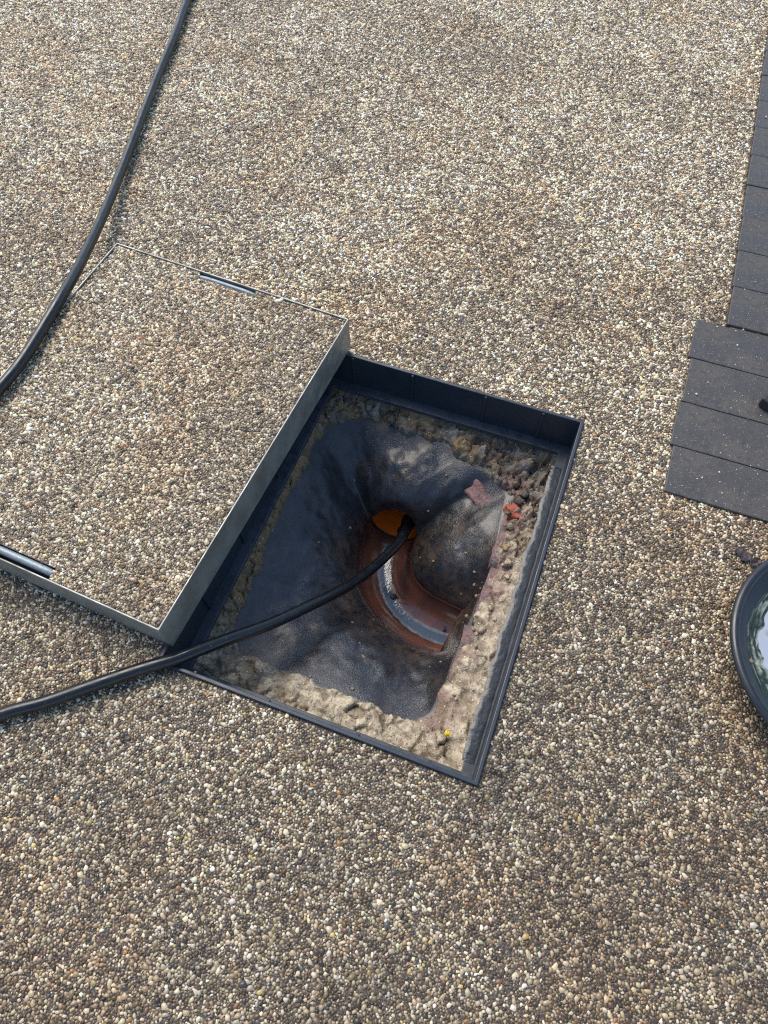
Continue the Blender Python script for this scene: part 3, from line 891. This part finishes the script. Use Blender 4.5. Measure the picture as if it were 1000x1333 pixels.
for _ in range(130):
    u = lr.random()
    if u < 0.5:
        x, y = lr.uniform(0.10, 0.222), lr.uniform(0.12, 0.298)
        if x < 0.165 and y < 0.245: continue
    elif u < 0.75:
        x, y = lr.uniform(-0.2, 0.15), lr.uniform(0.285, 0.302)
    else:
        x, y = lr.uniform(0.178, 0.22), lr.uniform(-0.28, 0.12)
    lump(x, y, -0.108 + lr.uniform(-0.010, 0.004), lr.choice((0.002, 0.003, 0.004, 0.005, 0.008)), vs, fs)
rub = from_py('rubble', loc(vs), fs, M['mortar'], chamber, smooth=True)
rub['kind'] = 'stuff'
va = np.array(vs)
wd = np.clip((va[:, 1] - 0.10) / 0.06, 0, 1)[:, None]
tone = fbm(va[:, 0], va[:, 1], 60, 2, 90)[:, None]
rc = pale * (0.5 + 0.7 * tone) * (1 - wd) + (np.array((0.075, 0.068, 0.060)) + 0.22 * np.clip(tone - 0.45, 0, 1)) * wd
at = rub.data.color_attributes.new('mortar_color', 'FLOAT_COLOR', 'POINT')
at.data.foreach_set('color', np.concatenate([rc, np.ones((len(rc), 1))], 1).astype(np.float32).ravel())

vs, fs = [], []
lump(0.1880, 0.0920, -0.1040, 0.0095, vs, fs)
gl = from_py('mortar_lump', loc(vs), fs, M['mortar'], chamber, smooth=True)
gl['label'] = 'ochre yellow lump of mortar'
at = gl.data.color_attributes.new('mortar_color', 'FLOAT_COLOR', 'POINT')
at.data.foreach_set('color', np.tile((0.46, 0.32, 0.13, 1.0), len(vs)).astype(np.float32))

# outer casing so that no daylight reaches the benching from below
bm = bmesh.new()
rect_ring(bm, 0.27, 0.345, 0.266, 0.341, -0.40 + CZ, -0.085 + CZ)
box_bm(bm, -0.266, 0.266, -0.341, 0.341, -0.40 + CZ, -0.36 + CZ)
from_bm('chamber_wall', bm, M['brick'], chamber)

# crumbs stuck to the benching
vs, fs = [], []
cand = bench_v[4:MR - 1].reshape(-1, 3)
for _ in range(46):
    p = cand[lr.randrange(len(cand))]
    lump(p[0], p[1], p[2] + 0.0005, lr.choice((0.0012, 0.0015, 0.002, 0.003)), vs, fs)
cr = from_py('crumbs', loc(vs), fs, M['mortar'], chamber, smooth=True); cr['kind'] = 'stuff'
at = cr.data.color_attributes.new('mortar_color', 'FLOAT_COLOR', 'POINT')
at.data.foreach_set('color', np.tile((0.30, 0.22, 0.14, 1.0), len(vs)).astype(np.float32))

# ------------------------------------------------------------------ water running in the channel
vs, fs = [], []
wv, wf = [], []
L_ = len(co)
NWX = 15
i0 = 6
idx = np.arange(i0, L_)
wl = np.clip((idx - i0) / 14.0, 0.15, 1) * (0.25 + 0.06 * (fbm(idx * 0.09, idx * 0, 1, 3, 81)))
wcol = []
for i, w_ in zip(idx, wl):
    a, b = co[i], ci[i]
    mid = (a + b) / 2; h = (a - b) / 2
    for k, f in enumerate(np.linspace(-1, 1, NWX)):
        jit = float(fbm(np.array([i * 0.55]), np.array([k * 0.0 + (9 if f > 0 else 2)]), 1.0, 3, 82)[0]) - 0.5
        q = mid + h * (f * w_ * (1 + 0.25 * jit * abs(f)) + 0.06 + 0.03 * math.sin(i * 0.16))
        vs.append((q[0], q[1], -0.3072 + 0.0006 * abs(f)))
        fr_ = max(0.0, (abs(f) - 0.45) / 0.55) * float(fbm(np.array([i * 0.8]), np.array([k * 0.7]), 1.0, 2, 83)[0]) * 1.5
        fr_ = min(1, fr_)
        al = min(1.0, max(0.0, (1.0 - abs(f)) * 3.4)) * (0.55 + 0.45 * min(1, (i - i0) / 12))
        if abs(f) > 0.55: al *= min(1, 0.35 + 1.3 * float(fbm(np.array([i * 1.9]), np.array([k * 2.3]), 1.0, 2, 84)[0]))
        wcol.append((0.045 + 0.30 * fr_, 0.068 + 0.27 * fr_, 0.095 + 0.24 * fr_, al))
nI = len(idx)
for i in range(nI - 1):
    for k in range(NWX - 1):
        fs.append((i * NWX + k, i * NWX + k + 1, (i + 1) * NWX + k + 1, (i + 1) * NWX + k))
water = from_py('water', vs, fs, M['water'], None, smooth=True)
at = water.data.color_attributes.new('water_color', 'FLOAT_COLOR', 'POINT')
at.data.foreach_set('color', np.array(wcol, np.float32).ravel())
tag(water, kind='structure')

vs, fs = [], []
lump(0.0072, 0.0101, -0.3055, 0.007, vs, fs)
ch = from_py('stone_chip', vs, fs, M['black_dirt'], None)
tag(ch, 'small black chip lying in the water of the clay bend', 'stone chip')
vs, fs = [], []
lump(0.124, -0.020, -0.306, 0.0045, vs, fs)
ch = from_py('stone_chip', vs, fs, M['black_dirt'], None)
tag(ch, 'tiny dark chip in the drain water beside the right end wall', 'stone chip')
vs, fs = [], []
lump(0.1895, -0.252, -0.094, 0.0042, vs, fs)
ye = from_py('yellow_scrap', vs, fs, M['yellow'], None)
tag(ye, 'tiny bright yellow scrap on the pale mortar in the near right corner', 'scrap')

# ------------------------------------------------------------------ cover
lid = empty('manhole_cover', (LID_O[0], LID_O[1], LID_Z), LID_YAW)
tag(lid, 'lifted rectangular steel tray cover filled with pebbles lying beside the open chamber', 'manhole cover')
bm = bmesh.new()
TH = 0.0026


def lid_ring(bm, ins0, ins1, z0, z1):
    rings = []
    for ins, z in ((ins0, z0), (ins0, z1), (ins1, z1), (ins1, z0)):
        rings.append([bm.verts.new(c) for c in ((-LID_W + ins, ins, z), (-ins, ins, z), (-ins, LID_L - ins, z), (-LID_W + ins, LID_L - ins, z))])
    for a in range(4):
        A, B = rings[a], rings[(a + 1) % 4]
        for i in range(4):
            bm.faces.new((A[i], A[(i + 1) % 4], B[(i + 1) % 4], B[i]))


lid_ring(bm, 0.0, TH, 0.0, LID_H)
bevel(bm, 0.0007, 2)
from_bm('tray_wall', bm, M['steel'], lid)
bm = bmesh.new(); box_bm(bm, -LID_W + TH, -TH, TH, LID_L - TH, 0.0005, 0.004)
from_bm('tray_floor', bm, M['steel'], lid)


def to_lid(x, y):
    dx, dy = x - LID_O[0], y - LID_O[1]
    return (cy_ * dx + sy_ * dy, -sy_ * dx + cy_ * dy)


slots = []
for (ax, ay, bx_, by_, front) in ((-0.5071, 0.3564, -0.3885, 0.3515, False), (-0.5450, -0.2640, -0.4284, -0.2705, True)):
    a = to_lid(ax, ay); b = to_lid(bx_, by_)
    u0, u1 = min(a[0], b[0]), max(a[0], b[0])
    w = 0.019 if front else 0.013
    v0, v1 = (TH, TH + w) if front else (LID_L - TH - w, LID_L - TH)
    slots.append((u0, u1, v0, v1))
    bm = bmesh.new()                                   # folded pocket: open box of thin sheet
    zt, zb = LID_H - 0.003, LID_H - 0.030
    for (x0, x1, y0, y1, z0, z1) in ((u0, u1, v0, v1, zb, zb + 0.002), (u0 - 0.002, u0, v0, v1, zb, zt), (u1, u1 + 0.002, v0, v1, zb, zt),
                                     (u0 - 0.002, u1 + 0.002, (v1, v0 - 0.002)[not front], (v1 + 0.002, v0)[not front], zb, zt)):
        box_bm(bm, x0, x1, y0, y1, z0, z1)
    pk = from_bm('lifting_pocket', bm, M['pocket'], lid)
    vm = (v0 + v1) / 2 + (0.002 if front else -0.001)
    tube('lifting_bar', [(u0 - 0.002 + (u1 - u0 + 0.004) * t, vm, LID_H - 0.0065 - 0.004 * abs(2 * t - 1) ** 6) for t in np.linspace(0, 1, 24)], 0.0062 if front else 0.0048, M['bar'], pk, 12)
bm = bmesh.new()                                        # bedding the pebbles sit in, stepped round the two pockets
us = sorted({-LID_W + TH, -TH, *[s[0] - 0.002 for s in slots], *[s[1] + 0.002 for s in slots]})
vv = sorted({TH, LID_L - TH, *[s[2] for s in slots], *[s[3] for s in slots]})
vgrid = {}
for a in range(len(us) - 1):
    for b in range(len(vv) - 1):
        um, vm = (us[a] + us[a + 1]) / 2, (vv[b] + vv[b + 1]) / 2
        if any(s[0] - 0.002 <= um <= s[1] + 0.002 and s[2] <= vm <= s[3] for s in slots): continue
        q = []
        for (i, j) in ((a, b), (a + 1, b), (a + 1, b + 1), (a, b + 1)):
            if (i, j) not in vgrid: vgrid[(i, j)] = bm.verts.new((us[i], vv[j], LID_H - 0.0040))
            q.append(vgrid[(i, j)])
        bm.faces.new(q)
from_bm('resin_bed', bm, M['resin'], lid)
P, R, G = pack(-LID_W - 0.01, 0.01, -0.01, LID_L + 0.01, SP, 8)


def keep_lid(P, r):
    x, y = P[:, 0], P[:, 1]
    k = (x > -LID_W + TH + r * 0.6) & (x < -TH - r * 0.6) & (y > TH + r * 0.6) & (y < LID_L - TH - r * 0.6)
    for s in slots:
        k &= ~((x > s[0] - r * 0.1) & (x < s[1] + r * 0.1) & (y > s[2] - 0.001) & (y < s[3] + 0.001))
    return k


k1 = keep_lid(P, R * 0.8); k2 = keep_lid(G, 0.001)
gi = pebble_mesh('pebble_infill', P[k1], R[k1], G[k2], LID_H - 0.0036, 31, M['stone'], lid)
gi['kind'] = 'stuff'

# ------------------------------------------------------------------ hose
HR = 0.0097
hp = [(-2.10, 4.30, 0.0112), (-1.72, 3.40, 0.0112), (-1.43, 2.60, 0.0112), (-1.25, 2.00, 0.0112), (-1.17, 1.70, 0.0112), (-1.112, 1.50, 0.0112), (-1.0452, 1.2703, 0.0112), (-1.0063, 1.1426, 0.0112), (-0.9592, 0.9650, 0.0115), (-0.9051, 0.7767, 0.0120), (-0.8508, 0.6015, 0.0180), (-0.7951, 0.4422, 0.0370),
      (-0.7353, 0.2824, 0.0700), (-0.7115, 0.2088, 0.0860), (-0.7006, 0.1517, 0.0895), (-0.6889, 0.0508, 0.0900), (-0.6903, -0.0147, 0.0900),
      (-0.700, -0.10, 0.0900), (-0.732, -0.19, 0.0870), (-0.785, -0.30, 0.050), (-0.815, -0.42, 0.020), (-0.800, -0.58, 0.0112), (-0.70, -0.70, 0.0112), (-0.58, -0.655, 0.0112), (-0.49, -0.545, 0.0112)]
hp += [(-0.4181, -0.4721, 0.0115), (-0.3665, -0.4332, 0.0118), (-0.3164, -0.3898, 0.0122), (-0.2647, -0.3465, 0.0135), (-0.2198, -0.3107, 0.0135), (-0.1949, -0.2840, 0.005), (-0.1678, -0.2492, -0.015),
       (-0.1317, -0.1992, -0.050), (-0.0955, -0.1379, -0.090), (-0.0659, -0.0804, -0.130), (-0.0439, -0.0285, -0.165), (-0.0241, 0.0385, -0.200), (-0.0124, 0.0937, -0.228), (-0.0112, 0.1368, -0.250),
       (-0.0075, 0.1724, -0.267), (-0.012, 0.22, -0.285), (-0.020, 0.30, -0.300), (-0.032, 0.42, -0.302)]
path = smooth_path(hp, 640)
hose = tube('drain_hose', path, HR, M['hose'], None, 16)
tag(hose, 'long black rubber hose running across the pebbles and cover and down into the drain', 'hose')

# ------------------------------------------------------------------ basin
basin = empty('basin', (BAS_C[0], BAS_C[1], 0))
tag(basin, 'round black plastic basin with rolled rim holding cloudy water at right edge', 'basin')


def lathe(name, prof, m, parent, n=96, closed=False):
    vs, fs = [], []
    for k in range(n):
        t = 2 * math.pi * k / n
        for r, z in prof:
            vs.append((r * math.cos(t), r * math.sin(t), z))
    L = len(prof)
    for k in range(n):
        k2 = (k + 1) % n
        for i in range(L - 1):
            fs.append((k * L + i, k2 * L + i, k2 * L + i + 1, k * L + i + 1))
    return from_py(name, vs, fs, m, parent, smooth=True)


R0, H0 = BAS_R, BAS_H
lathe('basin_wall', [(0.0001, 0.0005), (0.114, 0.0005), (0.118, 0.003), (0.1655, H0 - 0.006), (0.1675, H0 - 0.004), (0.1610, H0 - 0.004), (0.115, 0.006), (0.110, 0.004), (0.0001, 0.004)], M['basin'], basin)
rimp = [(R0 - 0.0070 + 0.0072 * math.cos(a), H0 - 0.005 + 0.0060 * math.sin(a)) for a in np.linspace(-2.2, 4.0, 16)]
lathe('rim', rimp, M['basin'], basin)
# slime clinging to the wall at the waterline
WZ = 0.030
n = 420; NR = 14
vs, fs, sc = [], [], []
th = np.linspace(0, 2 * np.pi, n, endpoint=False)
ca, sa = np.cos(th), np.sin(th)
hgt = 0.004 + 0.012 * fbm(ca * 3, sa * 3, 2.5, 4, 71) * np.where(sa < 0.25, 1.25, 0.6)
inn = 0.006 + 0.022 * fbm(ca * 3 + 9, sa * 3, 2.2, 4, 72) * np.clip(0.85 - 0.5 * sa, 0.3, 1.3)
rw = lambda z: 0.115 + (0.1610 - 0.115) * (z - 0.006) / (H0 - 0.010)
for i in range(NR):
    t = i / (NR - 1)
    if t < 0.4:
        u = t / 0.4
        z = WZ + hgt * (1 - u) + 0.0012 * u
        rr = rw(z) - 0.0006 - 0.0022 * u
    else:
        u = (t - 0.4) / 0.6
        z = WZ + 0.0012 - 0.0022 * u ** 2 + 0 * hgt
        rr = rw(WZ) - 0.0028 - inn * u
    st = fbm(th * 2.6, t * 5 + 0 * th + 0.5 * fbm(ca * 3, sa * 3, 3, 2, 75), 2.2, 4, 73)
    z = z + (st - 0.5) * 0.0016 * (1 - t)
    white = np.clip((st - 0.50) * 7, 0, 1) * (0.25 + 0.75 * np.clip(fbm(ca * 2, sa * 2, 2.4, 3, 74) * 2.2 - 0.6 + 0.3 * sa, 0, 1))
    for k in range(n):
        vs.append((rr[k] * ca[k], rr[k] * sa[k], z[k]))
        w_ = white[k]
        sc.append((0.016 + 0.42 * w_, 0.030 + 0.43 * w_, 0.020 + 0.36 * w_, 1.0))
for i in range(NR - 1):
    for k in range(n):
        k2 = (k + 1) % n
        fs.append((i * n + k, i * n + k2, (i + 1) * n + k2, (i + 1) * n + k))
sl = from_py('slime', vs, fs, M['slime'], basin, smooth=True)
at = sl.data.color_attributes.new('slime_color', 'FLOAT_COLOR', 'POINT')
at.data.foreach_set('color', np.array(sc, np.float32).ravel())
vs = [(BAS_C[0] + (rw(WZ) - 0.0003) * math.cos(2 * math.pi * k / 96), BAS_C[1] + (rw(WZ) - 0.0003) * math.sin(2 * math.pi * k / 96), WZ) for k in range(96)]
bw = from_py('water', vs, [tuple(range(96))], M['milky'], None)
tag(bw, kind='structure')
# bits floating in the basin
vs, fs = [], []
for _ in range(40):
    a, r = lr.uniform(0, 6.28), 0.115 * math.sqrt(lr.random())
    lump(BAS_C[0] + r * math.cos(a), BAS_C[1] + r * math.sin(a), WZ, lr.choice((0.0008, 0.0011, 0.0016)), vs, fs)
fb_ = from_py('floating_specks', vs, fs, M['black_dirt'], None, smooth=True)
tag(fb_, kind='stuff')
# scrap of leaf on the slime
vs, fs = [], []
lump(0.5640, -0.0320, WZ + 0.006, 0.005, vs, fs)
lf = from_py('leaf_scrap', vs, fs, M['mortar'], None, smooth=True)
at = lf.data.color_attributes.new('mortar_color', 'FLOAT_COLOR', 'POINT')
at.data.foreach_set('color', np.tile((0.42, 0.36, 0.24, 1.0), len(vs)).astype(np.float32))
tag(lf, 'pale scrap of leaf stuck on the slime inside the basin', 'leaf')


# ------------------------------------------------------------------ small things
def leaf(cx, cy, z, w, l, rz, seed, label):
    r_ = random.Random(seed)
    n, m = 12, 6
    vs, fs = [], []
    for i in range(n + 1):
        t = i / n
        hw = w * math.sin(math.pi * min(1, 0.04 + t * 0.94)) ** 0.7 * (1 + 0.5 * r_.uniform(-1, 1))
        for j in range(m + 1):
            s_ = (j / m - 0.5) * 2
            vs.append((s_ * hw * 0.5, (t - 0.5) * l, z + 0.0025 * abs(s_) + 0.003 * mnoise.noise(Vector((s_ * 2 + seed, t * 4, 0)))))
    for i in range(n):
        for j in range(m):
            fs.append((i * (m + 1) + j, i * (m + 1) + j + 1, (i + 1) * (m + 1) + j + 1, (i + 1) * (m + 1) + j))
    o = from_py('dead_leaf', vs, fs, M['leaf'], None, smooth=True)
    md = o.modifiers.new('thickness', 'SOLIDIFY'); md.thickness = 0.0006
    o.location = (cx, cy, 0); o.rotation_euler = (0, 0, rz)
    tag(o, label, 'leaf')
    return o


leaf(0.5455, 0.1570, 0.0012, 0.022, 0.027, 0.9, 3, 'larger dark purple brown sodden leaf on the pebbles above the basin')
leaf(0.5660, 0.1500, 0.0012, 0.013, 0.018, -0.7, 5, 'small black leaf fragment touching the basin rim')

rod = empty('tool_bar', (0.542, 0.458, 0.003), 0)
tag(rod, 'dark navy bar lying on the charcoal pavers, only its end in frame', 'bar')
bm = bmesh.new(); box_bm(bm, 0.012, 0.42, -0.011, 0.011, 0.004, 0.020); bevel(bm, 0.003, 2)
b1 = from_bm('bar_shaft', bm, M['navy'], rod)
bm = bmesh.new(); box_bm(bm, 0.0, 0.014, -0.0125, 0.0125, 0.0006, 0.0215); bevel(bm, 0.003, 2)
b2 = from_bm('bar_end', bm, M['black_dirt'], rod)
rod.rotation_euler = (0, 0, math.radians(62))

# pebbles and grit flicked on to the pavers
npv = 600
gx = rng.uniform(0.41, 0.80, npv); gy = rng.uniform(0.24, 1.9, npv)
kk = in_poly(gx, gy, [(0.415, 0.24), (0.41, 0.63), (0.465, 0.64), (0.43, 1.9), (0.8, 1.9), (0.8, 0.24)])
gx, gy = gx[kk], gy[kk]
vs, fs = [], []
cols = []
for x, y in zip(gx, gy):
    n0 = len(vs)
    lump(x, y, 0.0040 if y > 0.64 else 0.0024, lr.choice((0.0005, 0.0006, 0.0008, 0.0010, 0.0013, 0.0018)), vs, fs)
    cc = random.choice([(0.6, 0.57, 0.52), (0.45, 0.4, 0.32), (0.5, 0.47, 0.42)])
    cols += [(*cc, 1.0)] * (len(vs) - n0)
gt = from_py('grit', vs, fs, M['stone'], None, smooth=True)
at = gt.data.color_attributes.new('stone_color', 'FLOAT_COLOR', 'POINT')
at.data.foreach_set('color', np.array(cols, np.float32).ravel())
tag(gt, kind='stuff')
